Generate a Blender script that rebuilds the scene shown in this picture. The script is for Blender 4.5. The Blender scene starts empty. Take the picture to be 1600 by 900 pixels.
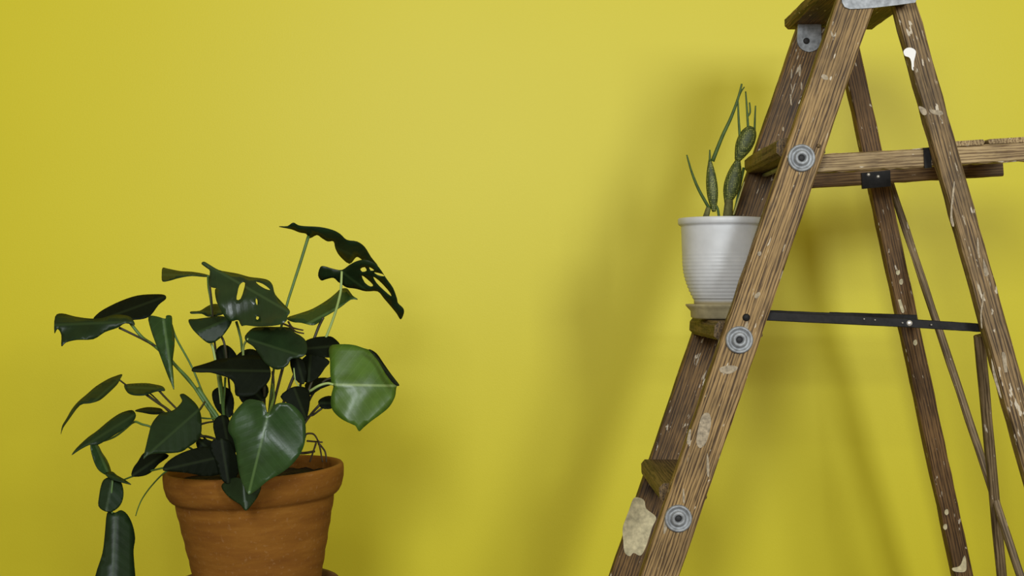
import bpy, bmesh, math, random
from mathutils import Vector, Matrix
from mathutils.geometry import delaunay_2d_cdt
random.seed(7)
S = bpy.context.scene
C = S.collection

# ------------------------------------------------------------------ camera, light, exposure
CAMZ = 1.30
F = 2000.0                                  # focal length in pixels of the 1600 px wide frame
cam_d = bpy.data.cameras.new('camera'); cam_d.sensor_width = 36.0; cam_d.lens = 36.0 * F / 1600.0
cam = bpy.data.objects.new('camera', cam_d); C.objects.link(cam)
cam.location = (0, 0, CAMZ); cam.rotation_euler = (math.radians(90), 0, 0)
cam_d.clip_start = 0.05
S.camera = cam
w = bpy.data.worlds.new('world'); S.world = w; w.use_nodes = True
w.node_tree.nodes['Background'].inputs[0].default_value = (1.0, 0.80, 0.44, 1)
w.node_tree.nodes['Background'].inputs[1].default_value = 0.37

def area(name, loc, target, sx, sy, power, col):
    d = bpy.data.lights.new(name, 'AREA'); d.shape = 'RECTANGLE'; d.size = sx; d.size_y = sy
    d.energy = power; d.color = col
    o = bpy.data.objects.new(name, d); C.objects.link(o); o.location = loc
    o.rotation_euler = (Vector(target) - Vector(loc)).to_track_quat('-Z', 'Y').to_euler()
area('window_light_left', (-0.42, -1.2, 2.15), (-1.2, 2.7, 1.8), 0.60, 0.9, 72, (0.94, 1.0, 1.06))
area('window_light_right', (1.50, -1.2, 2.15), (0.7, 2.7, 1.8), 0.65, 0.9, 61, (0.94, 1.0, 1.06))
S.view_settings.view_transform = 'Standard'
S.view_settings.look = 'None'
S.view_settings.exposure = 0.0
S.view_settings.gamma = 1.0
S.view_settings.use_curve_mapping = False

# ------------------------------------------------------------------ helpers
def P(px, py, y):
    """point at real depth y seen at a pixel of the 1600x900 photograph"""
    return Vector(((px - 800.0) / F * y, y, CAMZ - (py - 450.0) / F * y))
WM = {}
def link(name, me, parent=None, M=None, smooth=False):
    o = bpy.data.objects.new(name, me); C.objects.link(o)
    M = M or Matrix.Identity(4)
    o.matrix_basis = M; WM[o] = M
    if parent:
        o.parent = parent; o.matrix_parent_inverse = WM[parent].inverted()
    if smooth:
        for p in me.polygons: p.use_smooth = True
    return o
def mesh(name, v, f, mat):
    me = bpy.data.meshes.new(name); me.from_pydata([tuple(a) for a in v], [], f); me.validate()
    bm = bmesh.new(); bm.from_mesh(me); bmesh.ops.recalc_face_normals(bm, faces=bm.faces); bm.to_mesh(me); bm.free()
    if mat: me.materials.append(mat)
    return me
def empty(name, loc):
    o = bpy.data.objects.new(name, None); C.objects.link(o)
    M = Matrix.Translation(Vector(loc)); o.matrix_basis = M; WM[o] = M; o.empty_display_size = 0.05
    return o
def tag(o, label, cat, group=None):
    o['label'] = label; o['category'] = cat
    if group: o['group'] = group
def lathe(profile, n=64, close=False):
    v, f = [], []
    for r, z in profile:
        for i in range(n):
            a = 2 * math.pi * i / n
            v.append((r * math.cos(a), r * math.sin(a), z))
    m = len(profile)
    for j in range(m - 1):
        for i in range(n):
            f.append((j*n+i, j*n+(i+1) % n, (j+1)*n+(i+1) % n, (j+1)*n+i))
    if close:
        f.append(tuple(range(n))[::-1]); f.append(tuple((m-1)*n+i for i in range(n)))
    return v, f
def catmull(pts, k=6, closed=False):
    pts = [Vector(p) for p in pts]; n = len(pts); out = []
    rng = range(n) if closed else range(n - 1)
    for i in rng:
        if closed: a, b, c, d = pts[(i-1) % n], pts[i], pts[(i+1) % n], pts[(i+2) % n]
        else: a, b, c, d = pts[max(i-1, 0)], pts[i], pts[i+1], pts[min(i+2, n-1)]
        for s in range(k):
            t = s / k
            out.append(0.5 * ((2*b) + (c-a)*t + (2*a-5*b+4*c-d)*t*t + (3*b-a-3*c+d)*t**3))
    if not closed: out.append(pts[-1])
    return out
def tube_mesh(name, pts, radii, mat, n=8, flat=1.0, k=5):
    cp = catmull(pts, k) if len(pts) > 2 else [Vector(pts[0]).lerp(Vector(pts[1]), t/4) for t in range(5)]
    m = len(cp); rr = []
    for i in range(m):
        t = i / (m - 1) * (len(radii) - 1); a = min(int(t), len(radii) - 2); u = t - a
        rr.append(radii[a] * (1-u) + radii[a+1] * u)
    v, f = [], []
    up = Vector((0.13, 1.0, 0.07))
    for i, p in enumerate(cp):
        t = (cp[min(i+1, m-1)] - cp[max(i-1, 0)]).normalized()
        x = up.cross(t).normalized(); y = t.cross(x)
        for j in range(n):
            a = 2*math.pi*j/n
            v.append(p + x*math.cos(a)*rr[i] + y*math.sin(a)*rr[i]*flat)
    for i in range(m-1):
        for j in range(n):
            f.append((i*n+j, i*n+(j+1) % n, (i+1)*n+(j+1) % n, (i+1)*n+j))
    f.append(tuple(range(n))[::-1]); f.append(tuple((m-1)*n+j for j in range(n)))
    return mesh(name, v, f, mat)
def frame(A, B, depth_axis=Vector((0, 1, 0))):
    A, B = Vector(A), Vector(B); z = (B - A).normalized()
    y = (depth_axis - z * depth_axis.dot(z)).normalized(); x = y.cross(z)
    M = Matrix((x, y, z)).transposed().to_4x4(); M.translation = A
    return M, (B - A).length
def board(name, A, B, wd, th, mat, parent, floor_cut=False, bev=0.0025, wear=0.0006, axis=Vector((0, 1, 0)), nz=24):
    """a worn wooden board, length along local z, width x, thickness y"""
    M, L = frame(A, B, axis)
    bm = bmesh.new(); rings = []
    h, t = wd/2, th/2; c = min(bev, t*0.6)
    sec = [(-h+c, -t), (h-c, -t), (h, -t+c), (h, t-c), (h-c, t), (-h+c, t), (-h, t-c), (-h, -t+c)]
    for i in range(nz+1):
        z = L*i/nz; ring = []
        e = 0.7 if i in (0, nz) else 1
        for (x, y) in sec:
            j = random.uniform(-wear, wear)
            ring.append(bm.verts.new((x + j, y + random.uniform(-wear, wear)*0.5, z)))
        rings.append(ring)
    for i in range(nz):
        for j in range(8):
            bm.faces.new((rings[i][j], rings[i][(j+1) % 8], rings[i+1][(j+1) % 8], rings[i+1][j]))
    bm.faces.new(rings[0][::-1]); bm.faces.new(rings[-1])
    if floor_cut:                                    # saw the foot off level with the floor
        for v in rings[-1]:
            wp = M @ v.co; d = (M.to_3x3() @ Vector((0, 0, 1)))
            v.co.z += -(wp.z - 0.001) / d.z
    bmesh.ops.recalc_face_normals(bm, faces=bm.faces)
    me = bpy.data.meshes.new(name); bm.to_mesh(me); bm.free(); me.materials.append(mat)
    return link(name, me, parent, M)
def slab(name, poly, y0, y1, mat, parent):
    """polygon given in photograph pixels at depth y0, thickened back to y1"""
    a = [P(x, y, y0) for x, y in poly]; b = [Vector((p.x, y1, p.z)) for p in a]; n = len(a)
    f = [tuple(range(n)), tuple(range(2*n-1, n-1, -1))] + [(i, n+i, n+(i+1) % n, (i+1) % n) for i in range(n)]
    return link(name, mesh(name, a+b, f, mat), parent)
def box(name, c0, c1, mat, parent=None, bev=0.0, M=None):
    bm = bmesh.new(); bmesh.ops.create_cube(bm, size=1)
    c0, c1 = Vector(c0), Vector(c1); s = c1-c0; m = (c0+c1)/2
    for v in bm.verts: v.co = Vector((v.co.x*s.x, v.co.y*s.y, v.co.z*s.z))
    if bev: bmesh.ops.bevel(bm, geom=bm.edges[:], offset=bev, segments=2, affect='EDGES')
    me = bpy.data.meshes.new(name); bm.to_mesh(me); bm.free(); me.materials.append(mat)
    return link(name, me, parent, (M or Matrix.Identity(4)) @ Matrix.Translation(m))

# ------------------------------------------------------------------ materials
class N:
    def __init__(s, name):
        s.m = bpy.data.materials.new(name); s.m.use_nodes = True; s.t = s.m.node_tree
        s.b = s.t.nodes['Principled BSDF']
    def n(s, typ, **kw):
        x = s.t.nodes.new(typ)
        for k, v in kw.items():
            if k.startswith('i_'):
                key = k[2:]; key = int(key) if key.isdigit() else key.replace('_', ' ')
                x.inputs[key].default_value = v
            else: setattr(x, k, v)
        return x
    def l(s, a, b): s.t.links.new(a, b)
    def ramp(s, fac, stops, interp='LINEAR'):
        r = s.n('ShaderNodeValToRGB'); r.color_ramp.interpolation = interp
        e = r.color_ramp.elements
        while len(e) < len(stops): e.new(0.5)
        for q, (p, c) in zip(e, stops):
            q.position = p; q.color = (c[0], c[1], c[2], 1) if not isinstance(c, (int, float)) else (c, c, c, 1)
        s.l(fac, r.inputs[0]); return r.outputs[0]
    def mix(s, fac, a, b, mode='MIX'):
        x = s.n('ShaderNodeMix', data_type='RGBA', blend_type=mode)
        for sock, val in ((x.inputs[0], fac), (x.inputs[6], a), (x.inputs[7], b)):
            if hasattr(val, 'links'): s.l(val, sock)
            elif isinstance(val, (int, float)): sock.default_value = val
            else: sock.default_value = (val[0], val[1], val[2], 1)
        return x.outputs[2]
    def bump(s, h, strength, dist):
        x = s.n('ShaderNodeBump'); x.inputs['Strength'].default_value = strength; x.inputs['Distance'].default_value = dist
        s.l(h, x.inputs['Height']); s.l(x.outputs[0], s.b.inputs['Normal'])
    def col(s, c):
        if hasattr(c, 'links'): s.l(c, s.b.inputs['Base Color'])
        else: s.b.inputs['Base Color'].default_value = (*c, 1)
    def rough(s, r, spec=0.5, metal=0.0):
        s.b.inputs['Roughness'].default_value = r; s.b.inputs['Specular IOR Level'].default_value = spec
        s.b.inputs['Metallic'].default_value = metal

def wood(name, dark, light, fleck=0.66, gl=62.0, grime=0.6, rough=0.62):
    k = N(name); tc = k.n('ShaderNodeTexCoord'); oi = k.n('ShaderNodeObjectInfo')
    mul = k.n('ShaderNodeMath', operation='MULTIPLY', i_1=13.7); k.l(oi.outputs['Random'], mul.inputs[0])
    add = k.n('ShaderNodeVectorMath', operation='ADD'); k.l(tc.outputs['Object'], add.inputs[0]); k.l(mul.outputs[0], add.inputs[1])
    m1 = k.n('ShaderNodeMapping'); m1.inputs['Scale'].default_value = (1, 1, 0.045); k.l(add.outputs[0], m1.inputs[0])
    wv = k.n('ShaderNodeTexWave', wave_type='BANDS', bands_direction='X', i_Scale=gl, i_Distortion=9.0, i_Detail=4.0, i_Detail_Scale=2.2, i_Detail_Roughness=0.65)
    k.l(m1.outputs[0], wv.inputs[0])
    n1 = k.n('ShaderNodeTexNoise', i_Scale=320.0, i_Detail=5.0, i_Roughness=0.65); k.l(m1.outputs[0], n1.inputs[0])
    g = k.n('ShaderNodeMath', operation='MULTIPLY_ADD', i_1=0.26); k.l(wv.outputs['Fac'], g.inputs[0])
    h = k.n('ShaderNodeMath', operation='MULTIPLY', i_1=0.74); k.l(n1.outputs['Fac'], h.inputs[0]); k.l(h.outputs[0], g.inputs[2])
    c = k.ramp(g.outputs[0], [(0.36, dark), (0.47, [0.45*a+0.55*b for a, b in zip(dark, light)]), (0.64, light)])
    n2 = k.n('ShaderNodeTexNoise', i_Scale=9.0, i_Detail=4.0, i_Roughness=0.6); k.l(add.outputs[0], n2.inputs[0])
    gf = k.ramp(n2.outputs['Fac'], [(0.42, 0.0), (0.68, grime)])
    c = k.mix(gf, c, [x*0.30 for x in dark])
    m3 = k.n('ShaderNodeMapping'); m3.inputs['Scale'].default_value = (1, 1, 0.30); k.l(add.outputs[0], m3.inputs[0])
    n3 = k.n('ShaderNodeTexNoise', i_Scale=130.0, i_Detail=3.0, i_Roughness=0.55); k.l(m3.outputs[0], n3.inputs[0])
    ff = k.ramp(n3.outputs['Fac'], [(fleck, 0.0), (fleck+0.035, 0.85)])
    c = k.mix(ff, c, (0.55, 0.48, 0.36))
    m4 = k.n('ShaderNodeMapping'); m4.inputs['Scale'].default_value = (1, 1, 0.14); m4.inputs['Rotation'].default_value = (0, 0.12, 0); k.l(add.outputs[0], m4.inputs[0])
    n4 = k.n('ShaderNodeTexNoise', i_Scale=150.0, i_Detail=4.0, i_Roughness=0.6); k.l(m4.outputs[0], n4.inputs[0])
    c = k.mix(k.ramp(n4.outputs['Fac'], [(fleck+0.005, 0.0), (fleck+0.03, 0.7)]), c, (0.50, 0.43, 0.31))
    k.col(c); k.rough(rough, 0.3); k.bump(g.outputs[0], 0.6, 0.0012)
    return k.m
def flat(name, c, rough=0.5, spec=0.5, metal=0.0, noise=0.0, scale=40.0, bump=0.0):
    k = N(name); k.rough(rough, spec, metal)
    if noise:
        tc = k.n('ShaderNodeTexCoord'); n = k.n('ShaderNodeTexNoise', i_Scale=scale, i_Detail=5.0, i_Roughness=0.6); k.l(tc.outputs['Object'], n.inputs[0])
        k.col(k.ramp(n.outputs['Fac'], [(0.3, [x*(1-noise) for x in c]), (0.7, [min(1, x*(1+noise)) for x in c])]))
        if bump: k.bump(n.outputs['Fac'], bump, 0.001)
    else: k.col(c)
    return k.m
def wall_paint():
    k = N('yellow_wall_paint'); tc = k.n('ShaderNodeTexCoord')
    n = k.n('ShaderNodeTexNoise', i_Scale=1.3, i_Detail=3.0); k.l(tc.outputs['Object'], n.inputs[0])
    c = k.ramp(n.outputs['Fac'], [(0.3, (0.600, 0.522, 0.015)), (0.7, (0.620, 0.548, 0.020))])
    k.col(c); k.rough(0.5, 0.38)
    n2 = k.n('ShaderNodeTexNoise', i_Scale=330.0, i_Detail=2.0); k.l(tc.outputs['Object'], n2.inputs[0])
    k.bump(n2.outputs['Fac'], 0.12, 0.0012)
    return k.m
def terracotta():
    k = N('terracotta'); tc = k.n('ShaderNodeTexCoord')
    m = k.n('ShaderNodeMapping'); m.inputs['Scale'].default_value = (1, 1, 5); k.l(tc.outputs['Object'], m.inputs[0])
    n = k.n('ShaderNodeTexNoise', i_Scale=11.0, i_Detail=6.0, i_Roughness=0.65); k.l(m.outputs[0], n.inputs[0])
    c = k.ramp(n.outputs['Fac'], [(0.25, (0.130, 0.046, 0.006)), (0.55, (0.190, 0.076, 0.009)), (0.8, (0.25, 0.112, 0.018))])
    n2 = k.n('ShaderNodeTexNoise', i_Scale=160.0, i_Detail=3.0); k.l(tc.outputs['Object'], n2.inputs[0])
    c = k.mix(k.ramp(n2.outputs['Fac'], [(0.6, 0.0), (0.75, 0.35)]), c, (0.30, 0.17, 0.07))
    k.col(c); k.rough(0.85, 0.15); k.bump(n2.outputs['Fac'], 0.3, 0.001)
    return k.m
def leaf_mat(name, c, vein, rough=0.34, spec=0.5, back=None):
    """uv: x = signed distance from the midrib (mm / 100), y = distance along it"""
    k = N(name); uv = k.n('ShaderNodeUVMap'); sp = k.n('ShaderNodeSeparateXYZ'); k.l(uv.outputs[0], sp.inputs[0])
    ab = k.n('ShaderNodeMath', operation='ABSOLUTE'); k.l(sp.outputs[0], ab.inputs[0])
    mid = k.ramp(ab.outputs[0], [(0.010, 1.0), (0.026, 0.0)])
    # side veins run obliquely away from the midrib
    d = k.n('ShaderNodeMath', operation='MULTIPLY_ADD', i_1=-0.75); k.l(ab.outputs[0], d.inputs[0]); k.l(sp.outputs[1], d.inputs[2])
    fr = k.n('ShaderNodeMath', operation='MULTIPLY', i_1=6.5); k.l(d.outputs[0], fr.inputs[0])
    fr2 = k.n('ShaderNodeMath', operation='FRACT'); k.l(fr.outputs[0], fr2.inputs[0])
    pp = k.n('ShaderNodeMath', operation='PINGPONG', i_1=0.5); k.l(fr2.outputs[0], pp.inputs[0])
    side = k.ramp(pp.outputs[0], [(0.0, 0.16), (0.06, 0.0)])
    mx = k.n('ShaderNodeMath', operation='MAXIMUM'); k.l(mid, mx.inputs[0]); k.l(side, mx.inputs[1])
    tc = k.n('ShaderNodeTexCoord'); n = k.n('ShaderNodeTexNoise', i_Scale=28.0, i_Detail=4.0); k.l(tc.outputs['Object'], n.inputs[0])
    base = k.ramp(n.outputs['Fac'], [(0.3, [x*0.72 for x in c]), (0.7, [x*1.2 for x in c])])
    cc = k.mix(mx.outputs[0], base, vein)
    k.col(cc); k.rough(rough, spec)
    hb = k.n('ShaderNodeMath', operation='MULTIPLY_ADD', i_1=0.35); k.l(n.outputs['Fac'], hb.inputs[0])
    inv = k.n('ShaderNodeMath', operation='MULTIPLY', i_1=-0.11); k.l(pp.outputs[0], inv.inputs[0]); k.l(inv.outputs[0], hb.inputs[2])
    k.bump(hb.outputs[0], 0.6, 0.004)
    k.b.inputs['Subsurface Weight'].default_value = 0.0
    return k.m
def cactus_mat():
    k = N('cactus_skin'); tc = k.n('ShaderNodeTexCoord')
    v = k.n('ShaderNodeTexVoronoi', i_Scale=330.0, i_Randomness=0.35); k.l(tc.outputs['Object'], v.inputs[0])
    c = k.ramp(v.outputs['Distance'], [(0.18, (0.27, 0.27, 0.075)), (0.34, (0.078, 0.092, 0.012)), (0.7, (0.020, 0.031, 0.005))])
    k.col(c); k.rough(0.55, 0.35); k.bump(v.outputs['Distance'], -0.6, 0.002)
    return k.m
def glazed():
    k = N('white_glaze'); tc = k.n('ShaderNodeTexCoord'); sp = k.n('ShaderNodeSeparateXYZ'); k.l(tc.outputs['Object'], sp.inputs[0])
    n = k.n('ShaderNodeTexNoise', i_Scale=60.0, i_Detail=3.0); k.l(tc.outputs['Object'], n.inputs[0])
    c = k.ramp(n.outputs['Fac'], [(0.3, (0.47, 0.475, 0.475)), (0.7, (0.52, 0.525, 0.525))])
    mr = k.n('ShaderNodeMapRange'); mr.inputs[1].default_value = 0.006; mr.inputs[2].default_value = 0.011; k.l(sp.outputs[2], mr.inputs[0])
    c = k.mix(mr.outputs[0], (0.36, 0.30, 0.17), c)           # the foot is bare clay
    k.col(c); k.rough(0.45, 0.45)
    return k.m

M_wall = wall_paint()
M_floor = wood('floor_boards_finish', (0.07, 0.042, 0.022), (0.14, 0.09, 0.05), fleck=0.95, gl=12, grime=0.3, rough=0.5)
M_base = flat('white_gloss_paint', (0.7, 0.69, 0.65), 0.4)
M_near = wood('weathered_stile_wood', (0.060, 0.031, 0.009), (0.350, 0.222, 0.085), fleck=0.67, grime=0.45)
M_far = wood('stained_stile_shaded_cap_wood', (0.036, 0.018, 0.006), (0.200, 0.112, 0.036), fleck=0.66, grime=0.7)
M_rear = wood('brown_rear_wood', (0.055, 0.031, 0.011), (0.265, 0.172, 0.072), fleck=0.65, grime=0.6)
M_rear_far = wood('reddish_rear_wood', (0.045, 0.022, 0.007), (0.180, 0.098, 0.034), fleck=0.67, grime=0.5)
M_tread = wood('worn_tread_wood', (0.042, 0.025, 0.009), (0.165, 0.104, 0.040), fleck=0.75, grime=0.5)
M_arm = wood('pale_tray_wood', (0.135, 0.080, 0.032), (0.400, 0.285, 0.135), fleck=0.68, grime=0.45)
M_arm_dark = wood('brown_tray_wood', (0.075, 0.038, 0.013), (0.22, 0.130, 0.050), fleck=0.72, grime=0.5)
M_brace = wood('grey_brace_wood', (0.070, 0.045, 0.020), (0.220, 0.155, 0.078), fleck=0.68, grime=0.5)
M_galv = flat('galvanised_steel', (0.235, 0.245, 0.25), 0.55, 0.5, 0.35, 0.40, 110, 0.2)
M_dark = flat('blackened_steel', (0.010, 0.009, 0.008), 0.6, 0.2, 0.0, 0.5, 90, 0.3)
M_hole = flat('dark_socket', (0.012, 0.011, 0.010), 0.7)
M_rivet = flat('bright_rivet', (0.75, 0.73, 0.68), 0.3, 0.5, 0.6)
M_white = flat('white_paint_drip', (0.72, 0.70, 0.66), 0.55, 0.4)
M_cream = flat('cream_paint_patch', (0.47, 0.41, 0.245), 0.7, 0.3, 0, 0.35, 90, 0.4)
M_grey = flat('thin_grey_paint', (0.30, 0.245, 0.165), 0.7, 0.3, 0, 0.45, 160, 0.4)
M_terra = terracotta()
M_saucer = flat('brown_clay_saucer', (0.11, 0.042, 0.016), 0.7, 0.3, 0, 0.3, 30)
M_soil = flat('dark_potting_soil', (0.016, 0.011, 0.007), 0.95, 0.1, 0, 0.7, 120, 1.0)
M_leaf = leaf_mat('dark_glossy_leaf', (0.0090, 0.0200, 0.0058), (0.018, 0.034, 0.010), 0.40, 0.17)
M_leaf2 = leaf_mat('mid_green_leaf', (0.0170, 0.0420, 0.0095), (0.050, 0.090, 0.026), 0.30, 0.25)
M_gloss = leaf_mat('glossy_rippled_leaf', (0.0100, 0.0250, 0.0062), (0.024, 0.046, 0.013), 0.28, 0.38)
M_young = leaf_mat('young_bright_leaf', (0.047, 0.098, 0.0080), (0.150, 0.215, 0.060), rough=0.40, spec=0.5)
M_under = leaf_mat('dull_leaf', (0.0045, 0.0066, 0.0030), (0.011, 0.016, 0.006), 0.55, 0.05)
M_pet = flat('green_petiole', (0.065, 0.125, 0.025), 0.5, 0.4, 0, 0.3, 40)
M_pet_pale = flat('pale_petiole', (0.26, 0.34, 0.10), 0.5, 0.4)
M_pet_dark = flat('dark_petiole', (0.030, 0.026, 0.012), 0.55, 0.4)
M_twig = flat('dry_brown_twig', (0.060, 0.042, 0.022), 0.8, 0.2, 0, 0.4, 90)
M_cact = cactus_mat()
M_sprout = flat('cactus_sprout', (0.050, 0.085, 0.016), 0.55, 0.3, 0, 0.3, 120)
M_cstem = flat('woody_cactus_stem', (0.105, 0.100, 0.035), 0.8, 0.2, 0, 0.4, 150, 0.5)
M_spine = flat('pale_dry_sprout', (0.36, 0.33, 0.10), 0.7)
M_glaze = glazed()
M_claysaucer = flat('tan_stoneware_saucer', (0.33, 0.285, 0.165), 0.6, 0.35, 0, 0.25, 45)
M_stool = wood('stool_wood', (0.16, 0.09, 0.04), (0.33, 0.21, 0.10), fleck=0.9, grime=0.2)

# ------------------------------------------------------------------ the setting
WALL_Y = 2.70
def struct(o): o['kind'] = 'structure'; return o
struct(box('wall_back', (-4.0, WALL_Y, 0), (4.0, WALL_Y+0.12, 3.2), M_wall))
fl = empty('floor', (0, 0, 0)); struct(fl)
box('subfloor', (-4.0, -4.0, -0.06), (4.0, WALL_Y, -0.022), M_floor, fl)
me_pl = None
for i in range(44):
    y0 = WALL_Y - 0.15*(i+1)
    if me_pl is None:
        pl = board('plank', (-3.99, y0+0.075, -0.011), (3.99, y0+0.075, -0.011), 0.147, 0.022, M_floor, fl, wear=0.0, axis=Vector((0, 0, 1)), nz=2); me_pl = pl
    else:
        M = me_pl.matrix_basis.copy(); M.translation = Vector((-3.99, y0+0.075, -0.011)); link('plank', me_pl.data, fl, M)
struct(box('baseboard_back', (-4.0, WALL_Y-0.018, 0.0), (4.0, WALL_Y, 0.12), M_base, bev=0.004))

# ------------------------------------------------------------------ the step ladder
lad = empty('step_ladder', (0.55, 2.17, 0.0))
tag(lad, 'old paint-spattered wooden step ladder standing open against the yellow wall', 'ladder')
def fx(y): return 1335.5 - 0.3416*(y-10)            # centre line of the near front stile (pixels at depth 2.0)
def front(y, dep):                                   # the same line carried to another depth (parallel stile)
    q = P(fx(y), y, 2.0); return Vector((q.x, dep, q.z))
YN, YF = 2.0125, 2.3205
def foot(y): return y
st_n = board('front_stile', front(-25, YN), front(1745, YN), 0.0577, 0.025, M_near, lad, True, nz=60)
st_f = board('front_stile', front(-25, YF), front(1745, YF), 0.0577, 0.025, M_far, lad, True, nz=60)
def rn(y): return P(1412+0.279*(y-10), y, 2.045 - 0.07*y/900)
def rf(y): return P(1346+0.216*(y-170), y, 2.325 + 0.13*y/900)
def to_floor(f):
    a, b = 900.0, 2600.0
    for _ in range(40):
        m = (a+b)/2
        if f(m).z > 0: a = m
        else: b = m
    return a
# straight rear stiles through two real points, run on to the floor
def line_floor(A, B): d = B-A; return A + d*(A.z/-d.z)
A, B = rn(-14), rn(880); rs_n = board('rear_stile', A, line_floor(A, B), 0.0352, 0.026, M_rear, lad, True, nz=60, wear=0.0010); RN = (A, line_floor(A, B))
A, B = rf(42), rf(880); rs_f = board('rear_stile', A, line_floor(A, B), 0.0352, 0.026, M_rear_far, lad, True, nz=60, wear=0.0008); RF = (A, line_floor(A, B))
bolts = [247, 531, 810, 1090, 1370, 1640]
def washer(px, py, dep, parent, r=0.0215):
    pr = [(0.0001, 0.0005), (r*0.25, 0.0005), (r*0.27, 0.0058), (r*0.33, 0.0066), (r*0.46, 0.0066), (r*0.52, 0.0056), (r*0.58, 0.0014), (r*0.70, 0.0012), (r*0.80, 0.0036), (r*0.86, 0.0046), (r*0.95, 0.0042), (r, 0.0026), (r*1.0, -0.001)]
    v, f = lathe(pr, 32)
    q = P(px, py, dep); M = Matrix.Translation(q) @ Matrix.Rotation(math.radians(90), 4, 'X')
    o = link('bolt_washer', mesh('bolt_washer', v, f, M_galv), parent, M, True); o['label'] = 'galvanised round bolt washer'
    v, f = lathe([(0.0001, 0.0030), (r*0.2, 0.0030), (r*0.26, 0.001)], 16)
    link('bolt_socket', mesh('bolt_socket', v, f, M_hole), parent, M, True)
TO = {247: 34, 531: 28, 810: 51}
for b in bolts:
    off = TO.get(b, 45)
    q = front(b, 2.0); px = fx(b); washer(px-2.5, b, 1.9995, st_n)
    zt = CAMZ - (b-off-450)/1000.0; xc = (fx(b-off+12)-800)/1000.0
    board('tread', Vector((xc-0.0050, 2.0255, zt-0.015)), Vector((xc-0.0050, 2.3075, zt-0.015)), 0.076, 0.030, M_tread, lad, bev=0.007, wear=0.0008, axis=Vector((0, 0, 1)))
    rodme = tube_mesh('tie_rod', [Vector((q.x, 2.026, q.z)), Vector((q.x, 2.307, q.z))], [0.004, 0.004], M_galv)
    link('tie_rod', rodme, lad, None, True)
board('top_cap', Vector((0.584, 1.992, 1.787)), Vector((0.584, 2.352, 1.787)), 0.166, 0.024, M_far, lad, bev=0.006, axis=Vector((0, 0, 1)))  # darker wood puts the shade of the cap's underside into its colour
hp = slab('hinge_plate', [(1322, -24), (1315, -6), (1316, 4), (1320, 11), (1328, 14), (1345, 13.5), (1366, 12), (1400, 8), (1430, 4), (1433, -2), (1434, -24)], 1.9965, 1.9995, M_galv, lad)
hp['label'] = 'galvanised hinge plate'
box('hinge_block', (0.540, 2.0, 1.745), (0.618, 2.024, 1.776), M_dark, lad)
# bracket on the far stile under the cap
cc = P(1263, 60, 2.306)
poly = [(1247, 34), (1283, 34)] + [(1264.5+19*math.cos(a), 62+19*math.sin(a)) for a in [math.pi*i/10 for i in range(0, 11)]]
br = slab('corner_bracket', poly, 2.3035, 2.3085, M_galv, lad)
def stud(px, py, dep, parent, r, mat, name='bolt_head'):
    v, f = lathe([(0.0001, 0.003), (r*0.6, 0.0027), (r*0.95, 0.0012), (r, -0.001)], 14)
    link(name, mesh(name, v, f, mat), parent, Matrix.Translation(P(px, py, dep)) @ Matrix.Rotation(math.radians(90), 4, 'X'), True)
stud(1260, 64, 2.3035, br, 0.006, M_hole)
# spreaders: two flat bars riveted together on each side
def bar(A, B, wd, mat, name='spreader_bar'): return board(name, A, B, wd, 0.003, mat, lad, bev=0.0008, wear=0.0003, nz=12)
bar(P(1160, 492, 2.029), P(1428, 505, 2.033), 0.0140, M_dark)
b2 = bar(P(1396, 503.5, 2.037), P(1553, 513.5, 2.032), 0.0135, M_dark)
bar(P(1120, 488, 2.304), P(1320, 496.5, 2.306), 0.0160, M_dark)
b4 = bar(P(1296, 496.0, 2.310), P(1432, 500.5, 2.325), 0.0200, M_dark)
stud(1421, 505, 2.031, b2, 0.0048, M_rivet, 'rivet')
for px, py in ((1350, 498.5), (1367, 500), (1410, 504.5), (1455, 507.5)): stud(px, py, 2.030, b2, 0.0013, M_rivet, 'rivet')
stud(1166, 496, 2.0, st_n, 0.0062, M_dark); stud(1551, 513, 2.004, rs_n, 0.0050, M_dark); stud(1475, 241, 2.021, rs_n, 0.0055, M_dark)
stud(1279, 228, 2.0, st_n, 0.0035, M_tread)
# cross braces of the rear frame
bar1 = board('cross_brace', P(1390, 282, 2.395), P(1767, 1420, 1.955), 0.0125, 0.010, M_brace, lad)
bar2 = board('cross_brace', P(1530, 524, 2.060), P(1613, 1420, 2.55), 0.0165, 0.010, M_brace, lad)
# paint tray: two arms with slats lying across their outer half
ya, yb = 2.058, 2.300
an = board('tray_arm', P(1236, 258.8, ya), P(1668, 233.6, ya), 0.0300, 0.020, M_arm, lad, wear=0.0010, nz=40)
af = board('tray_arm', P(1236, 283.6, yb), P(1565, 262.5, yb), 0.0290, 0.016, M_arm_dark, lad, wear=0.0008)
ux = (P(1668, 233.6, ya)-P(1236, 258.8, ya)).normalized(); un = Vector((-ux.z, 0, ux.x))
for px0, px1 in ((1489, 1535), (1541, 1600), (1606, 1662)):
    pm = (px0+px1)/2; t = (pm-1236)/(1668-1236); c = P(1236, 258.8, ya).lerp(P(1668, 233.6, ya), t) + un*(0.0150+0.004)
    board('tray_slat', Vector((c.x, 2.046, c.z)), Vector((c.x, 2.318, c.z)), (px1-px0)/2000*ya, 0.008, M_arm, lad, axis=un, wear=0.001, nz=16)
slab('dark_plate', [(1346, 270), (1391, 266), (1392, 291), (1348, 295)], 2.287, 2.294, M_dark, lad)
slab('dark_plate', [(1443, 231), (1454, 230), (1456, 262), (1445, 263)], 2.0455, 2.050, M_dark, lad)  # plain dark strip across the near arm beside the rear stile
for px, py in ((1357, 273), (1372, 276)): stud(px, py, 2.2865, af, 0.0030, M_rivet, 'rivet')

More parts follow.
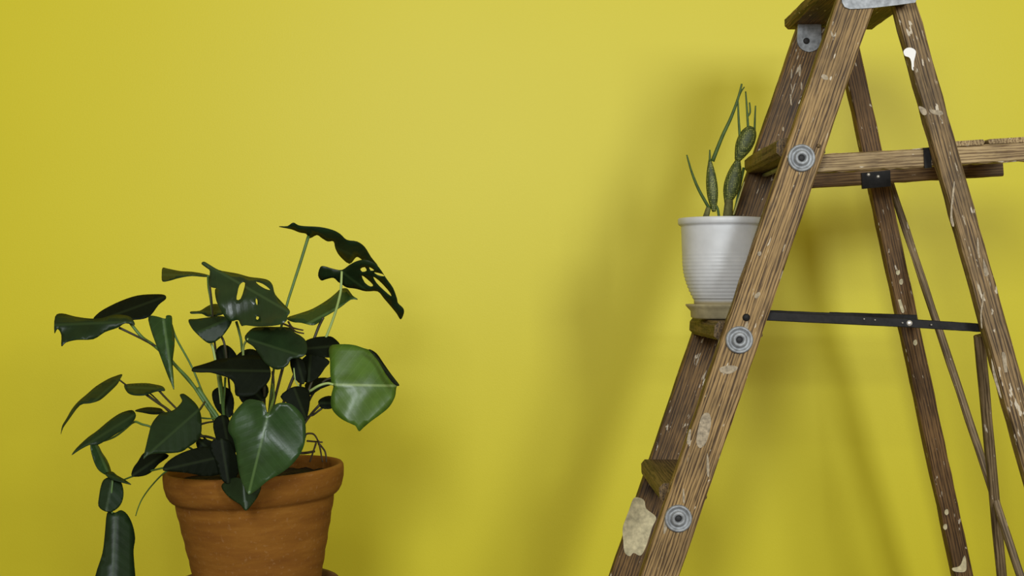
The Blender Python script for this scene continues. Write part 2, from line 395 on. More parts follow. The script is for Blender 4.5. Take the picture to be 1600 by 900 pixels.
# dried paint on the ladder, proud of the wood
def splash(pts, dep, mat, parent, k=4):
    ring = catmull([Vector((a, b, 0)) for a, b in pts], k, True)
    o = slab('paint_splash', [(p.x, p.y) for p in ring], dep-0.0007, dep+0.0012, mat, parent); return o
def dep_rn(px, py):                                   # front face of the near rear stile at that height
    A, B = RN; z = CAMZ-(py-450)/1000; t = (A.z-z)/(A.z-B.z); return A.lerp(B, t).y - 0.0131
def dep_rf(px, py):
    A, B = RF; z = CAMZ-(py-450)/1000*1.17; t = (A.z-z)/(A.z-B.z); return A.lerp(B, t).y - 0.0131
splash([(1412, 80), (1417, 75), (1425, 75), (1431, 80), (1430, 88), (1428, 97), (1428, 109), (1425, 108), (1424, 97), (1421, 90), (1414, 87)], dep_rn(1421, 85), M_white, rs_n)
for pts in ([(1436, 166), (1446, 170), (1448, 178), (1443, 180), (1438, 174)], [(1452, 171), (1462, 172), (1472, 174), (1473, 181), (1466, 180), (1456, 177)]):
    splash(pts, dep_rn(1455, 173), M_grey, rs_n)
for pts in ([(1490, 285), (1492, 287), (1490, 310), (1488, 335), (1491, 352), (1488, 353), (1485, 340), (1487, 310)], [(1527, 372), (1529, 376), (1531, 398), (1534, 408), (1531, 407), (1527, 392)]):
    splash(pts, dep_rn(pts[0][0], pts[0][1]+20), M_grey, rs_n)
for pts in ([(1536, 405), (1539, 410), (1546, 430), (1552, 455), (1557, 478), (1554, 475), (1546, 450), (1538, 425)], [(1538, 455), (1537, 470), (1534, 490), (1535, 512), (1533, 510), (1532, 490), (1535, 468)],
            [(1566, 550), (1572, 556), (1575, 590), (1580, 625), (1577, 620), (1571, 590), (1566, 560)], [(1549, 560), (1556, 585), (1565, 620), (1562, 618), (1553, 590)]):
    splash(pts, dep_rn(pts[0][0], pts[0][1]+20), M_grey, rs_n)
splash([(1445, 640+255), (1500, 884), (1507, 868), (1510, 880), (1508, 893), (1492, 893), (1488, 888)][1:], dep_rf(1500, 885), M_cream, rs_f)
splash([(1401, 455), (1405, 452), (1408, 470), (1413, 486), (1409, 488), (1404, 472)], dep_rf(1405, 470), M_cream, rs_f)
for px, py in ((1408, 440), (1479, 800), (1477, 823), (1403, 425), (1430, 535)):
    splash([(px-2, py-3), (px+2, py-4), (px+3, py+2), (px, py+5), (px-3, py+2)], dep_rf(px, py), M_cream, rs_f)
YFf = 2.308
splash([(990, 779), (1000, 778), (1007, 783), (1010, 795), (1025, 808), (1020, 822), (1014, 840), (1009, 855), (1001, 868), (990, 864), (984, 869), (976, 863), (974, 847), (973, 826), (978, 810), (983, 797)], YFf, M_cream, st_f)
splash([(1126, 574), (1140, 571), (1152, 573), (1150, 579), (1140, 584), (1130, 583), (1125, 580)], 2.0, M_grey, st_n)
for pts in ([(1098, 648), (1108, 646), (1111, 662), (1104, 690), (1094, 700), (1088, 690), (1092, 665)], [(1073, 690), (1077, 672), (1080, 674), (1077, 694)], [(1105, 708), (1108, 722), (1108, 744), (1105, 742), (1104, 725)],
            [(1067, 765), (1069, 766), (1070, 785), (1067, 784)], [(1038, 812), (1041, 810), (1042, 826), (1037, 834)], [(1180, 460), (1186, 456), (1188, 460), (1183, 466), (1179, 465)], [(1184, 394), (1189, 393), (1189, 398), (1185, 400)], [(1286, 116), (1292, 118), (1294, 124), (1287, 124), (1283, 120)], [(1164, 508), (1168, 502), (1169, 512), (1163, 518)], [(1298, 48), (1301, 52), (1303, 58), (1299, 56)]):
    splash(pts, 2.0, M_grey, st_n)
for pts in ([(1236, 106), (1240, 110), (1238, 122), (1233, 120)], [(1234, 128), (1238, 135), (1240, 141), (1236, 140)], [(1250, 103), (1254, 108), (1250, 118), (1247, 114)], [(1233, 147), (1237, 152), (1239, 166), (1234, 160)], [(1251, 128), (1255, 130), (1254, 142), (1250, 138)], [(1222, 200), (1225, 199), (1225, 204), (1222, 204)]):
    cx = sum(p[0] for p in pts)/len(pts); cy = sum(p[1] for p in pts)/len(pts)
    splash([(cx+(a-cx)*random.uniform(.3, .75), cy+(b-cy)*random.uniform(.7, 1.3)) for a, b in pts], YFf, M_grey, st_f)

# ------------------------------------------------------------------ cactus in its white pot on the middle tread
YC = 2.167
tread_z = CAMZ - (531-28-450)/1000.0
base = Vector(((1126-800)/F*YC, YC, tread_z))
v, f = lathe([(0.001, 0.0), (0.046, 0.0), (0.0500, 0.003), (0.0505, 0.013), (0.0560, 0.0190), (0.0590, 0.0225), (0.0588, 0.0248), (0.056, 0.0245), (0.050, 0.0215), (0.047, 0.0205), (0.001, 0.0205)], 64)
sc = link('plant_saucer', mesh('plant_saucer', v, f, M_claysaucer), None, Matrix.Translation(base+Vector((0, 0, 0.0010))), True)
tag(sc, 'small tan stoneware saucer under the white pot on the ladder step', 'saucer')
pz = base + Vector((0, 0, 0.0220))
cact = empty('potted_cactus', pz); tag(cact, 'slim green cactus in a white ribbed ceramic pot on the ladder step', 'potted plant')
R = [(0.001, 0.0), (0.043, 0.0), (0.0445, 0.002), (0.0450, 0.010), (0.0462, 0.0125)]
h0, h1 = 0.0125, 0.128
prof = []
for i in range(0, 59):
    z = h0 + (h1-h0)*i/58
    t = (z-h0)/(0.072-h0)
    r = 0.0465 + (0.0645-0.0465)*(1-(1-min(t, 1))**1.9) if t < 1 else 0.0645 + 0.0022*(z-0.072)/(h1-0.072)
    if z < 0.085: r += 0.0013*math.sin(z*2*math.pi/0.0058)*max(0.25, 1-z/0.11)
    prof.append((r, z))
R += prof + [(0.0700, 0.1295), (0.0718, 0.132), (0.0720, 0.1385), (0.0705, 0.1405), (0.0670, 0.1400), (0.0635, 0.1350), (0.0610, 0.120), (0.0600, 0.110)]
R = [(q, z*1.06) for q, z in R]
v, f = lathe(R, 72); link('pot', mesh('pot', v, f, M_glaze), cact, Matrix.Translation(pz), True)
def soil(r, z0, parent, M, n=40):
    vs, fs = [(0, 0, z0+0.004)], []
    for j in range(1, 9):
        for i in range(n):
            a = 2*math.pi*i/n; q = r*j/8
            vs.append((q*math.cos(a), q*math.sin(a), z0 + random.uniform(-0.0025, 0.003)))
    for i in range(n): fs.append((0, 1+i, 1+(i+1) % n))
    for j in range(7):
        for i in range(n): fs.append((1+j*n+i, 1+(j+1)*n+i, 1+(j+1)*n+(i+1) % n, 1+j*n+(i+1) % n))
    link('soil', mesh('soil', vs, fs, M_soil), parent, M, True)
soil(0.0625, 0.134, cact, Matrix.Translation(pz))
def pad(A, B, r, shape, flatness=0.62, mat=None):
    pts = [A.lerp(B, i/12) for i in range(13)]
    rr = [r*s for s in shape]
    me = tube_mesh('cactus_pad', pts, rr, mat or M_cact, n=18, flat=flatness, k=2)
    return link('cactus_pad', me, cact, None, True)
SP = [0.30, 0.52, 0.74, 0.90, 0.98, 1.0, 0.97, 0.90, 0.78, 0.62, 0.42, 0.20]
def c(px, py, dy=0.0): return P(px, py, YC+dy)
def sprout(pts, r0, r1, mat=None, name='sprout'):
    link(name, tube_mesh(name, pts, [r0, (r0*2+r1)/3, r1], mat or M_sprout, n=7), cact, None, True)
sprout([c(1100, 349, .01), c(1103, 338, .01), c(1107, 324, .008)], 0.0060, 0.0042, M_cstem, 'stem')
sprout([c(1137, 349, .0), c(1137, 336, .0), c(1139, 312, .0)], 0.0095, 0.0068, M_cstem, 'stem')
pad(c(1115.5, 331, .006), c(1109, 249, .006), 0.0098, SP)
pad(c(1136, 320), c(1154, 247), 0.0136, SP)
pad(c(1152, 251, -.002), c(1175, 198, -.006), 0.0150, [0.30, 0.48, 0.64, 0.78, 0.90, 0.97, 1.0, 1.0, 0.95, 0.86, 0.68, 0.30])
sprout([c(1109, 327, .008), c(1092, 297, .002), c(1081, 270, -.002), c(1073, 242, -.006)], 0.0030, 0.0013)
sprout([c(1109, 253, .006), c(1109, 234, .004)], 0.0021, 0.0012)
sprout([c(1113, 252, .006), c(1128, 214, .0), c(1142, 184, -.004), c(1153, 154, -.008), c(1159, 131, -.010)], 0.0036, 0.0016)
sprout([c(1153, 154, -.008), c(1158, 143, -.006), c(1163, 136, -.004)], 0.0018, 0.0010)
sprout([c(1124, 345, .004), c(1121, 326, .006), c(1115, 318, .006)], 0.0022, 0.0026)
sprout([c(1156, 216, -.004), c(1154, 185, -.006), c(1153, 158, -.008)], 0.0024, 0.0013)
sprout([c(1169, 203, -.006), c(1167, 170, -.004), c(1165, 143, -.002)], 0.0023, 0.0012)
sprout([c(1168, 182, -.005), c(1172, 175, -.006), c(1171, 160, -.008)], 0.0018, 0.0013)
sprout([c(1179, 204, -.006), c(1179.5, 185, -.008), c(1180.5, 165, -.010)], 0.0020, 0.0011)
sprout([c(1146, 336, -.012), c(1152, 318, -.016), c(1163, 284, -.022)], 0.0016, 0.0009, M_spine, 'dry_sprout')
sprout([c(1146, 340, .004), c(1162, 262, .012)], 0.0020, 0.0026)

# ------------------------------------------------------------------ terracotta pot with the leafy plant
YP = 2.0
TILT = math.radians(2.4)
top = P(397, 729, YP)
Mt = Matrix.Translation(top) @ Matrix.Rotation(-TILT, 4, 'Y')
H = 0.222
stz = top.z - H - 0.013
v, f = lathe([(0.001, 0.0), (0.108, 0.0), (0.115, 0.004), (0.124, 0.040), (0.128, 0.052), (0.1265, 0.056), (0.121, 0.055), (0.116, 0.045), (0.106, 0.008), (0.001, 0.007)], 72)
s2 = link('plant_saucer', mesh('plant_saucer', v, f, M_saucer), None, Matrix.Translation(Vector((top.x+0.006, YP, stz))), True)
tag(s2, 'dark brown clay saucer beneath the terracotta pot', 'saucer')
pl_root = empty('potted_plant', Vector((top.x, YP, stz+0.008)))
tag(pl_root, 'large leafy green houseplant in a terracotta pot', 'potted plant')
R = [(0.001, -H), (0.085, -H), (0.0885, -H+0.004)]
for i in range(20):
    t = i/19; R.append((0.0895 + (0.1225-0.0895)*t + 0.0006*math.sin(i*1.9), -H+0.008 + (H-0.008-0.0500)*t))
R += [(0.1235, -0.0475), (0.1275, -0.0450), (0.1305, -0.0420), (0.1345, -0.0350), (0.1380, -0.0220), (0.1388, -0.0100), (0.1385, -0.0035), (0.1365, -0.0003), (0.1325, 0.0), (0.1295, -0.003), (0.1275, -0.012), (0.1230, -0.040), (0.1200, -0.060)]
v, f = lathe(R, 96); link('pot', mesh('pot', v, f, M_terra), pl_root, Mt, True)
soil(0.1265, -0.020, pl_root, Mt, 48)

def leaf(outline, basep, tipp, d, g=(0, 0), fold=0.0, bow=0.0, mat=None, holes=(), name='leaf', side=None, wav=0.0):
    """outline traced at the leaf's own depth; g = depth slope (m per m) across the leaf; fold = V along the midrib; bow = curl along it"""
    mat = mat or M_leaf
    ol = catmull([Vector((x, y, 0)) for x, y in outline], 3, True)
    pts = [Vector((p.x, p.y)) for p in ol]; edges = [(i, (i+1) % len(pts)) for i in range(len(pts))]
    for h in holes:
        hl = catmull([Vector((x, y, 0)) for x, y in h], 2, True); b0 = len(pts)
        pts += [Vector((p.x, p.y)) for p in hl]; edges += [(b0+i, b0+(i+1) % len(hl)) for i in range(len(hl))]
    B2, T2 = Vector(basep), Vector(tipp); ax = (T2-B2); L = ax.length; ax /= L; nn = Vector((-ax.y, ax.x))
    xs = [p.x for p in pts]; ys = [p.y for p in pts]
    step = max(3.0, (max(xs)-min(xs)+max(ys)-min(ys))/34)
    def inside(q):
        cgt = False; n = len(ol); j = n-1
        for i in range(n):
            a, b = ol[i], ol[j]
            if (a.y > q.y) != (b.y > q.y) and q.x < (b.x-a.x)*(q.y-a.y)/(b.y-a.y)+a.x: cgt = not cgt
            j = i
        return cgt
    fixed = list(pts)
    # a row of points on the midrib, then a grid over the blade
    def add_pt(q, tol):
        if inside(q) and all((q-o).length > tol for o in pts): pts.append(q)
    for i in range(1, int(L/step)): add_pt(B2+ax*(i*step), step*0.45)
    y = min(ys)+step/2
    while y < max(ys):
        x = min(xs)+step/2
        while x < max(xs):
            q = Vector((x, y))
            if inside(q): add_pt(q, step*0.62)
            x += step
        y += step
    r = delaunay_2d_cdt(pts, edges, [], 1, 1e-4)
    V2, faces = r[0], r[2]
    def in_poly(q, pg):
        cgt = False; j = len(pg)-1
        for i in range(len(pg)):
            a, b = pg[i], pg[j]
            if (a.y > q.y) != (b.y > q.y) and q.x < (b.x-a.x)*(q.y-a.y)/(b.y-a.y)+a.x: cgt = not cgt
            j = i
        return cgt
    hp_ = [catmull([Vector((x, y, 0)) for x, y in h], 2, True) for h in holes]
    faces = [t for t in faces if not any(in_poly(sum((V2[i] for i in t), Vector((0, 0)))/len(t), pg) for pg in hp_)]
    vs, uvs = [], []
    for q in V2:
        rel = q - B2; t = rel.dot(ax)/L; s = rel.dot(nn)
        dd = (g[0]*rel.x + g[1]*rel.y + fold*abs(s))*0.001 + bow*(t-0.5)**2*4
        dd += wav*0.001*math.sin(t*9+s*0.05)*min(1, abs(s)/15)
        vs.append(P(q.x, q.y, YP + d + dd)); uvs.append((s/100.0, t*L/100.0))
    me = bpy.data.meshes.new(name); me.from_pydata(vs, [], [list(x) for x in faces]); me.materials.append(mat)
    uvl = me.uv_layers.new(name='UVMap')
    for lp in me.loops: uvl.data[lp.index].uv = uvs[lp.vertex_index]
    o = link(name, me, pl_root, None, True)
    md = o.modifiers.new('thickness', 'SOLIDIFY'); md.thickness = 0.0011; md.offset = 0
    return o
def pet(pts, r=0.0021, mat=None, r1=None, name='petiole'):
    """pts: (px, py, depth offset)"""
    link(name, tube_mesh(name, [P(x, y, YP+d) for x, y, d in pts], [r, (r+(r1 or r*0.8))/2, r1 or r*0.8], mat or M_pet, n=7), pl_root, None, True)

# -- crown of the plant, back to front
leaf([(436, 354), (449, 353.6), (458, 348), (466, 352), (476, 353.6), (500, 355), (520, 359.6), (532, 366), (542, 375), (558, 377.6), (570, 386), (580, 402), (591, 417), (575, 413), (562, 403), (556, 402), (546, 412), (531, 400), (524, 388), (521, 377), (512, 377), (503, 372), (495, 367), (484, 372), (478, 365), (468, 363), (455, 358)],
     (482, 368), (590, 415), 0.05, (0.25, 1.6), fold=0.25, mat=M_leaf)
leaf([(497, 430), (500, 418), (506, 416), (520, 420), (534, 422), (546, 414), (558, 408), (570, 406), (582, 410), (592, 418), (604, 436), (614, 450), (620, 466), (622, 474), (630, 482), (631, 490), (626, 499), (620, 490), (612, 480), (600, 466), (590, 455), (572, 455), (556, 451), (542, 449), (534, 444), (528, 440), (521, 434), (510, 436), (502, 438)],
     (534, 424), (627, 495), 0.02, (-0.2, 0.9), fold=-0.25, mat=M_leaf, holes=[[(563, 420), (570, 417), (573, 423), (566, 425)], [(577, 417), (585, 422), (579, 423)], [(565, 430), (574, 436), (583, 445), (579, 448), (570, 442)],
     [(583, 432), (592, 438), (602, 448), (610, 458), (611, 463), (600, 454), (588, 442)], [(584, 425), (598, 428), (600, 432), (590, 430)]])
leaf([(448, 497), (468, 490), (488, 483), (510, 470), (524, 459), (532, 452), (542, 451), (548, 458), (552, 463), (559, 468), (548, 468), (532, 480), (516, 490), (506, 496), (498, 504), (488, 508), (470, 504), (458, 503)],
     (500, 496), (556, 466), 0.03, (0.1, -1.3), fold=0.3, mat=M_leaf2)
leaf([(254, 419), (262, 420), (282, 424), (300, 425), (318, 428), (327, 431), (320, 432.5), (300, 431), (280, 434), (266, 438), (254, 439.5), (252.6, 430)], (326, 431), (253, 430), 0.0, (0.1, -2.4), mat=M_leaf)
leaf([(314.7, 412), (319, 409), (328, 414), (342, 422), (355, 425), (372, 428), (390, 433), (407, 435), (419, 438), (426, 445.5), (430, 460), (443, 475), (453, 486), (449, 494), (448, 500), (440, 506), (424, 509), (403, 510), (384, 508), (377, 509), (372, 500), (361, 502), (352, 496), (345, 484.5), (338, 470), (336, 453), (342, 449), (338, 450), (329, 448), (326, 441), (328, 424), (322, 418)],
     (324, 414), (452, 488), -0.02, (-0.1, -0.75), fold=0.2, mat=M_gloss, bow=-0.01, wav=7, holes=[[(379.6, 440.5), (383, 443), (381, 453), (376, 467), (369.5, 468), (371, 457), (374, 445.5)], [(400, 440), (410, 443), (418.6, 449), (422, 453.5), (414, 451), (404, 445)], [(400, 466), (402.5, 470), (402, 477), (399.5, 472)], [(401, 494), (405, 496), (403, 500), (400, 498)]])
leaf([(298, 487), (312, 486), (322, 480), (330.5, 476), (341, 476), (349, 484.5), (349, 490), (341, 493), (325, 494.6), (315, 490), (299, 490)], (348, 487), (299, 488), 0.01, (0.1, -1.8), mat=M_leaf)
leaf([(294.5, 500), (306, 498.7), (323, 496.5), (345, 494), (361, 498.7), (361, 506), (352, 520), (343.5, 529), (332, 536), (323, 535), (309, 523), (299, 511.7)], (356, 499), (308, 520), -0.03, (0.15, -0.6), fold=0.45, mat=M_leaf)
leaf([(146, 500), (152, 491), (165, 482), (190, 470), (215, 462), (240, 460), (257, 461), (259, 467), (248, 476), (236, 492), (224, 498), (205, 500), (180, 503), (160, 508)],
     (150, 503), (257, 464), 0.02, (0.1, -1.1), fold=0.1, mat=M_under, name='leaf_lobe')
leaf([(86, 495), (97, 490), (118, 495), (142, 498), (160, 497), (180, 492), (200, 494), (208, 500), (210, 508), (196, 505), (184, 512), (164, 519), (146, 530), (120, 531), (103, 535), (96, 541), (96, 524), (90, 514), (85, 521)],
     (205, 503), (88, 508), -0.01, (0.1, -0.9), fold=0.35, mat=M_leaf, wav=6)
leaf([(232, 495), (244, 494), (258, 498), (260, 493), (268, 494), (269, 506), (272, 520), (272.5, 540), (269.5, 566), (271, 590), (272, 609), (266, 596), (258, 576), (246, 544), (236, 516)], (255, 497), (271, 607), -0.04, (0.35, -0.35), fold=0.55, mat=M_leaf2, wav=2)
leaf([(383, 525), (395, 513), (410, 511), (430, 511), (452, 512), (461, 520), (470, 525), (478, 533), (480, 545), (477, 554), (468, 559), (455, 561), (450, 570), (440, 576), (430, 577), (415, 568), (405, 554), (395, 541), (385, 534)], (388, 530), (470, 556), -0.07, (-0.1, -0.6), fold=0.2, mat=M_leaf)
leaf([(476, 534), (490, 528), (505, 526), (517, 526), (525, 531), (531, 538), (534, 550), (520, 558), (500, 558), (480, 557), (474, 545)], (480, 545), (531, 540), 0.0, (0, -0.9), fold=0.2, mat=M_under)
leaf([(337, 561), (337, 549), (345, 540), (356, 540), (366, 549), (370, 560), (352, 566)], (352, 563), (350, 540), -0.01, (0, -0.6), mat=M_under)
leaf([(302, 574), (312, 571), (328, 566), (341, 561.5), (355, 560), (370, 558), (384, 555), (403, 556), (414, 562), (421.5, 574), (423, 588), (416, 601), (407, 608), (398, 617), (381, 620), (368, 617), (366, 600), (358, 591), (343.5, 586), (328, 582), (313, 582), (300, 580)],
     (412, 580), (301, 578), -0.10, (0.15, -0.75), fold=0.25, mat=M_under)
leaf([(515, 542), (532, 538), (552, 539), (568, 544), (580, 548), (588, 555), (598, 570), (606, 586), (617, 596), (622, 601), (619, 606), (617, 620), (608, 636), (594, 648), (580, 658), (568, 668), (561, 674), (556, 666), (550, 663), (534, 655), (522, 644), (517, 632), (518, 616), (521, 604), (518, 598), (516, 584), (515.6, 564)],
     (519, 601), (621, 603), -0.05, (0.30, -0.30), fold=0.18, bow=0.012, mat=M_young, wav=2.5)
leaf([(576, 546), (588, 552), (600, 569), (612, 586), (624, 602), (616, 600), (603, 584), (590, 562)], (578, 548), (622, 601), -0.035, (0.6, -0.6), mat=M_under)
# tangle in the middle and right
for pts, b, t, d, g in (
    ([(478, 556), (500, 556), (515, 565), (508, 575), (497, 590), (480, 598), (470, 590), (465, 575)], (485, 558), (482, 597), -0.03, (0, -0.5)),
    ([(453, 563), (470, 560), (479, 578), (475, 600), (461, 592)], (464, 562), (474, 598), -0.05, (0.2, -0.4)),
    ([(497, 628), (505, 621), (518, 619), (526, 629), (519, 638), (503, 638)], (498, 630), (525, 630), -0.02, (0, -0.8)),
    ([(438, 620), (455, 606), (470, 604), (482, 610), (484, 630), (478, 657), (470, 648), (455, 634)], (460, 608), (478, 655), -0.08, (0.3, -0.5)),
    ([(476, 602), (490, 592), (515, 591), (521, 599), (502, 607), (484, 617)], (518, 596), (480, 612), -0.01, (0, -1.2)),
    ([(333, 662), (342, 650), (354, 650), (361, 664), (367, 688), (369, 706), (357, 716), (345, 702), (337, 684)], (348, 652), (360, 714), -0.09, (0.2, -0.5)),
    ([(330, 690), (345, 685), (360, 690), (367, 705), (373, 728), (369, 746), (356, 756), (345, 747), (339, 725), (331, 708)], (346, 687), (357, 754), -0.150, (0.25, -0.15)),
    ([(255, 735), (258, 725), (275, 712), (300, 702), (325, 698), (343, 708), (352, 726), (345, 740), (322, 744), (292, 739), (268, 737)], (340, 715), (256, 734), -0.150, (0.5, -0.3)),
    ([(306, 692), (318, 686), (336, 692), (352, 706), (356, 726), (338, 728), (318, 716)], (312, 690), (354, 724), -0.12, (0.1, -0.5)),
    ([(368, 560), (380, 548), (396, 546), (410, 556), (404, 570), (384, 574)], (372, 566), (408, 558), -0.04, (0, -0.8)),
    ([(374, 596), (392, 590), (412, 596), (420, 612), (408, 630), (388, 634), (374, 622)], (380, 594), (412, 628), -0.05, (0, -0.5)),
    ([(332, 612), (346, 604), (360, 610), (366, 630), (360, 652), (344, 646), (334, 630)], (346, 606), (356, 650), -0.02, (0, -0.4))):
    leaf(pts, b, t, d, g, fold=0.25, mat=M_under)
# left side
leaf([(191, 585), (180, 588), (168, 593), (150, 604), (136, 616), (122, 628), (112, 640), (104, 654), (97, 666), (95, 679), (99, 668), (108, 655), (125, 633), (140, 630), (154, 626), (164, 619), (180, 604), (185, 598), (188, 592)], (187, 592), (97, 672), -0.02, (0.4, -1.5), fold=0.2, mat=M_leaf)
leaf([(194, 604.5), (196, 601), (209, 599.5), (228, 599), (242, 601), (254, 604), (258, 610), (249, 611), (241, 612.5), (228, 617), (219, 618), (207, 617), (199, 613)], (250, 608), (195, 605), -0.02, (0, -1.9), mat=M_leaf)
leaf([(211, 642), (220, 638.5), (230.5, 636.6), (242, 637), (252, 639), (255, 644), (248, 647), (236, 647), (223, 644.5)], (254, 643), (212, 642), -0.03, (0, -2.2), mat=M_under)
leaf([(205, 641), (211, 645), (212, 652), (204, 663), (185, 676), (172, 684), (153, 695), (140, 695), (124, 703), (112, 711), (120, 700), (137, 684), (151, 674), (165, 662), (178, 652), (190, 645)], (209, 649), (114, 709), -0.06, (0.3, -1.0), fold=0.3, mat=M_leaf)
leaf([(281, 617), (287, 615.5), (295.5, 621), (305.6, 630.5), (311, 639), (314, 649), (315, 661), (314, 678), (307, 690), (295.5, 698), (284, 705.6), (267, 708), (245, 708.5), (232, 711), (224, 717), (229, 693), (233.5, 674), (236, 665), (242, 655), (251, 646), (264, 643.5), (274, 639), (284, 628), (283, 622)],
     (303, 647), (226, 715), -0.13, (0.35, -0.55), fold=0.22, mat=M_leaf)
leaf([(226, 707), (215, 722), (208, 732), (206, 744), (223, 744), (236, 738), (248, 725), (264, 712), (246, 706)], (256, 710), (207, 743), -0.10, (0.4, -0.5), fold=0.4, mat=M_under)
# runner hanging down beside the pot
leaf([(141, 695), (149, 692), (154, 697), (159, 707), (167, 719), (173, 735), (172, 744), (161, 740), (152, 732), (145, 716)], (149, 694), (170, 742), -0.05, (1.0, -0.3), fold=0.4, mat=M_leaf2)
leaf([(164, 740), (175, 737), (183, 743), (192, 748), (205, 757), (193, 754.5), (183, 752), (172, 748)], (167, 742), (203, 756), -0.065, (0.2, -1.2), mat=M_leaf)
leaf([(163, 749), (175, 745), (187, 750), (192.5, 764), (192, 780), (186, 792), (176, 799), (164, 799), (154, 791), (155, 775), (158, 759)], (176, 747), (166, 798), -0.06, (0.2, -0.4), fold=0.3, mat=M_leaf)
leaf([(167, 803), (173, 799), (180, 801), (189, 797), (199, 804), (207, 820), (211, 841), (208.5, 860), (210, 885), (211, 905), (204, 930), (190, 955), (172, 975), (158, 950), (149, 925), (149, 900), (160, 865), (164, 833)], (181, 801), (173, 970), -0.07, (0.25, -0.3), fold=0.35, mat=M_leaf)
# the big leaves that hang over the front of the rim
leaf([(346, 760), (355, 751), (368, 746), (385, 750), (400, 751), (408, 760), (403, 775), (394, 788), (384, 798), (376, 789), (365, 782), (355, 774)], (380, 750), (384, 796), -0.163, (0.1, -0.25), fold=0.5, mat=M_leaf)
leaf([(385, 625), (401, 625), (413, 630), (417, 643), (419, 646), (423, 642), (430, 632), (442, 629), (456, 632), (470, 645), (477, 660), (477, 687), (470, 708), (455, 727), (438, 740), (420, 750), (408, 760), (398, 768), (388, 772), (380, 758), (374, 740), (371, 722), (368, 701), (364, 685), (357, 674), (358, 660), (368, 642)],
     (419, 647), (389, 770), -0.155, (0.12, -0.40), fold=0.20, bow=-0.012, mat=M_leaf2, wav=2)

# petioles and stems
pet([(482, 369, .05), (470, 408, .04), (458, 445, .03), (446, 485, .02), (430, 560, 0), (412, 720, 0)], 0.0026, M_pet, 0.0018)
pet([(534, 424, .02), (533, 445, .015), (531, 462, .015), (520, 500, .02), (490, 580, .02), (450, 720, .02)], 0.0020, M_pet_pale, 0.0022)
pet([(505, 496, .03), (495, 518, .03), (478, 570, .02), (440, 715, .02)], 0.0025, M_pet_dark)
pet([(325, 430, -.005), (326, 450, 0), (330, 475, 0), (336, 540, 0), (350, 620, 0), (366, 715, 0)], 0.0020, M_pet)
pet([(332, 420, -.02), (328, 442, -.022), (331, 475, -.02), (338, 560, 0), (360, 715, 0)], 0.0018, M_pet_dark)
pet([(203, 504, .0), (222, 527, .0), (242, 541, -.01), (275, 572, -.02), (320, 625, -.02), (348, 668, -.02), (362, 715, -.02)], 0.0024, M_pet, 0.0030)
pet([(186, 512, 0.0), (215, 526, .0), (243, 541, -.012)], 0.0020, M_pet_dark)
pet([(268, 508, -.03), (276, 530, -.03), (300, 574, -.02), (322, 628, -.02), (350, 700, 0)], 0.0018, M_pet)
pet([(262, 555, -.02), (274, 571, -.02), (296, 594, -.03), (320, 630, -.04), (345, 668, -.04), (358, 715, -.02)], 0.0024, M_pet, 0.0028)
pet([(309, 606, -.035), (326, 632, -.04), (342, 656, -.045), (352, 690, -.04)], 0.0036, M_pet, 0.0030)
pet([(330, 537, -.03), (334, 550, -.03), (342, 600, -.03), (352, 700, -.02)], 0.0022, M_pet_pale)
pet([(346, 526, -.02), (352, 545, -.02), (360, 620, 0), (372, 715, 0)], 0.0020, M_pet_dark)
pet([(369, 502, -.01), (374, 520, -.01), (378, 545, -.01), (384, 640, 0), (390, 715, 0)], 0.0022, M_pet)
pet([(344, 588, -.06), (346, 612, -.05), (349, 645, -.04), (356, 712, -.02)], 0.0026, M_pet)
pet([(352, 590, -.06), (351, 612, -.05), (350, 645, -.04), (358, 712, -.02)], 0.0018, M_pet)
pet([(388, 530, -.07), (380, 545, -.05), (384, 600, -.02), (394, 715, 0)], 0.0020, M_pet_pale)
pet([(442, 574, -.06), (434, 605, -.05), (426, 640, -.04), (415, 715, 0)], 0.0024, M_pet_dark)
pet([(466, 572, -.05), (452, 605, -.05), (440, 640, -.04), (424, 715, 0)], 0.0026, M_pet_dark)
pet([(426, 580, -.04), (427, 610, -.04), (420, 660, -.03), (408, 715, 0)], 0.0020, M_pet_dark)
pet([(412, 590, -.07), (413, 620, -.06), (412, 660, -.04), (402, 715, 0)], 0.0022, M_pet_dark)
pet([(459, 575, -.06), (462, 596, -.06), (470, 607, -.06), (478, 616, -.06)], 0.0011, M_pet_pale)
pet([(521, 601, -.05), (512, 599, -.05), (500, 602, -.055), (488, 609, -.05), (478, 618, -.04), (460, 660, -.02), (440, 715, 0)], 0.0020, M_pet_pale, 0.0022)
pet([(520, 590, -.01), (505, 597, -.01), (486, 620, -.01), (470, 660, 0), (452, 715, 0)], 0.0022, M_pet_dark)
pet([(500, 632, -.02), (484, 650, -.02), (472, 670, -.02), (456, 715, 0)], 0.0022, M_pet_dark)
pet([(503, 638, -.02), (490, 648, -.02), (478, 657, -.02), (462, 715, 0)], 0.0018, M_pet_dark)
pet([(475, 655, -.06), (479, 640, -.06), (481, 615, -.05), (488, 595, -.04)], 0.0022, M_pet_dark)
pet([(419, 648, -.155), (424, 635, -.13), (428, 618, -.08), (425, 600, -.05)], 0.0024, M_pet)
pet([(228, 616, -.02), (246, 629, -.03), (266, 643, -.05), (300, 675, -.05), (345, 715, -.02)], 0.0022, M_pet_dark)
pet([(248, 610, -.02), (260, 623, -.03), (276, 639, -.05), (310, 675, -.05), (350, 715, -.02)], 0.0018, M_pet_dark)
pet([(254, 643, -.03), (270, 655, -.04), (310, 690, -.04), (340, 715, -.02)], 0.0018, M_pet_dark)
pet([(187, 594, -.02), (205, 606, -.005), (232, 613, .0), (270, 650, -.02), (340, 715, -.02)], 0.0014, M_pet_dark)
pet([(206, 661, -.055), (212, 659, -.06), (222, 663, -.07), (238, 668, -.07), (280, 690, -.07), (330, 720, -.04)], 0.0019, M_pet)
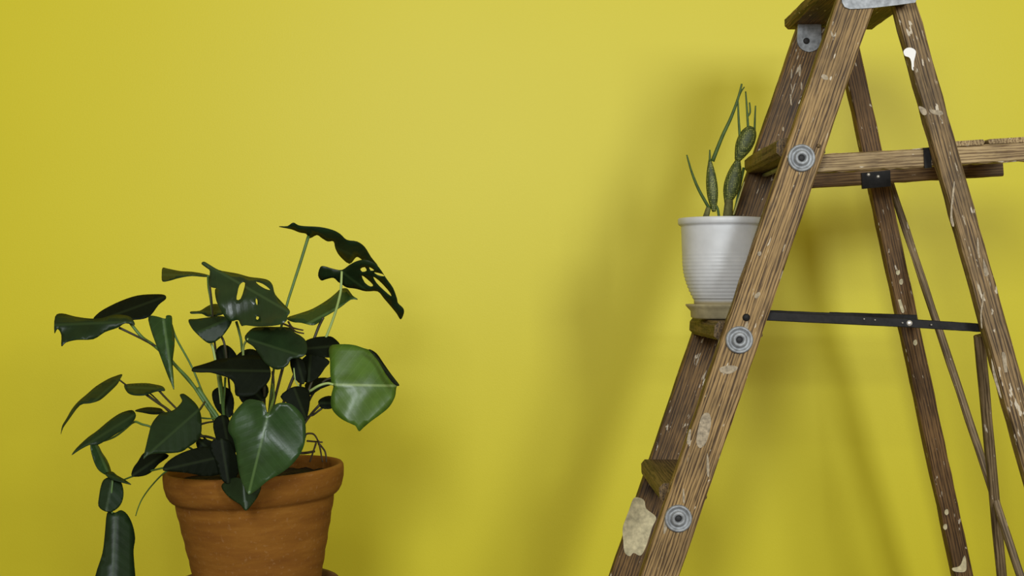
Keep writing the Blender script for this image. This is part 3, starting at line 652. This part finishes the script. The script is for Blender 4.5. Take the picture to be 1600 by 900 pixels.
pet([(304, 646, -.125), (312, 640, -.10), (320, 628, -.06)], 0.0020, M_pet_dark)
pet([(313, 663, -.09), (325, 660, -.08), (340, 658, -.06)], 0.0017, M_pet_dark)
pet([(314, 653, -.08), (328, 654, -.07), (345, 652, -.06)], 0.0014, M_pet)
pet([(306, 682, -.09), (322, 682, -.08), (340, 688, -.07), (354, 700, -.05)], 0.0022, M_pet_dark)
pet([(206, 661, -.055), (180, 682, -.06), (152, 692, -.06)], 0.0018, M_pet)
pet([(300, 722, -.14), (275, 729, -.148), (256, 731, -.14), (231, 737, -.11), (208, 744, -.08), (188, 751, -.06), (176, 748, -.06)], 0.0016, M_pet, name='runner')
pet([(172, 742, -.05), (176, 750, -.065), (172, 790, -.07), (176, 802, -.075)], 0.0018, M_pet, name='runner')
pet([(285, 730, -.145), (268, 733, -.15), (254, 741, -.14), (236, 760, -.11), (223, 778, -.09), (216, 793, -.085), (212, 806, -.08)], 0.0015, M_pet, 0.0008, name='aerial_root')
for pts in ([(476, 684, 0.0), (479, 678, .0), (489, 678, .0), (495, 685, .0), (498, 695, .01)], [(480, 689, 0.0), (492, 690, .01), (504, 691, .01)], [(497, 688, .01), (500, 700, .01), (504, 722, .01)], [(494, 692, .0), (490, 704, .0), (484, 722, .0)], [(499, 694, .01), (508, 706, .02), (510, 722, .02)],
            [(450, 502, 0.0), (456, 511, .0), (464, 514, .0), (474, 516, .0)], [(440, 505, .0), (452, 510, .0), (462, 518, .0), (475, 521, .0)]):
    pet(pts, 0.0017, M_twig, 0.0012, name='dry_twig')
pet([(415, 700, -.03), (440, 703, .0), (470, 708, .03), (492, 705, .04)], 0.0030, M_twig, 0.002, name='dry_twig')

# ------------------------------------------------------------------ stool that carries the terracotta pot (below the picture)
stool = empty('wooden_stool', Vector((top.x, YP, 0.0))); tag(stool, 'tall round wooden stool under the terracotta pot', 'stool')
v, f = lathe([(0.001, -0.030), (0.150, -0.030), (0.160, -0.024), (0.162, -0.010), (0.156, 0.0), (0.001, 0.0)], 48)
link('seat', mesh('seat', v, f, M_stool), stool, Matrix.Translation(Vector((top.x, YP, stz-0.0003))), True)
zs = stz-0.030
for sx, sy in ((-1, -1), (1, -1), (1, 1), (-1, 1)):
    link('leg', tube_mesh('leg', [Vector((top.x+sx*0.085, YP+sy*0.085, zs+0.002)), Vector((top.x+sx*0.135, YP+sy*0.135, 0.002))], [0.017, 0.013], M_stool, n=12), stool, None, True)
for zz, rr in ((0.22, 0.123), (0.30, 0.118)):
    for s in (-1, 1):
        a, b = (Vector((top.x-rr, YP+s*rr, zz)), Vector((top.x+rr, YP+s*rr, zz))) if zz < 0.25 else (Vector((top.x+s*rr, YP-rr, zz)), Vector((top.x+s*rr, YP+rr, zz)))
        link('rung', tube_mesh('rung', [a, b], [0.009, 0.009], M_stool, n=10), stool, None, True)
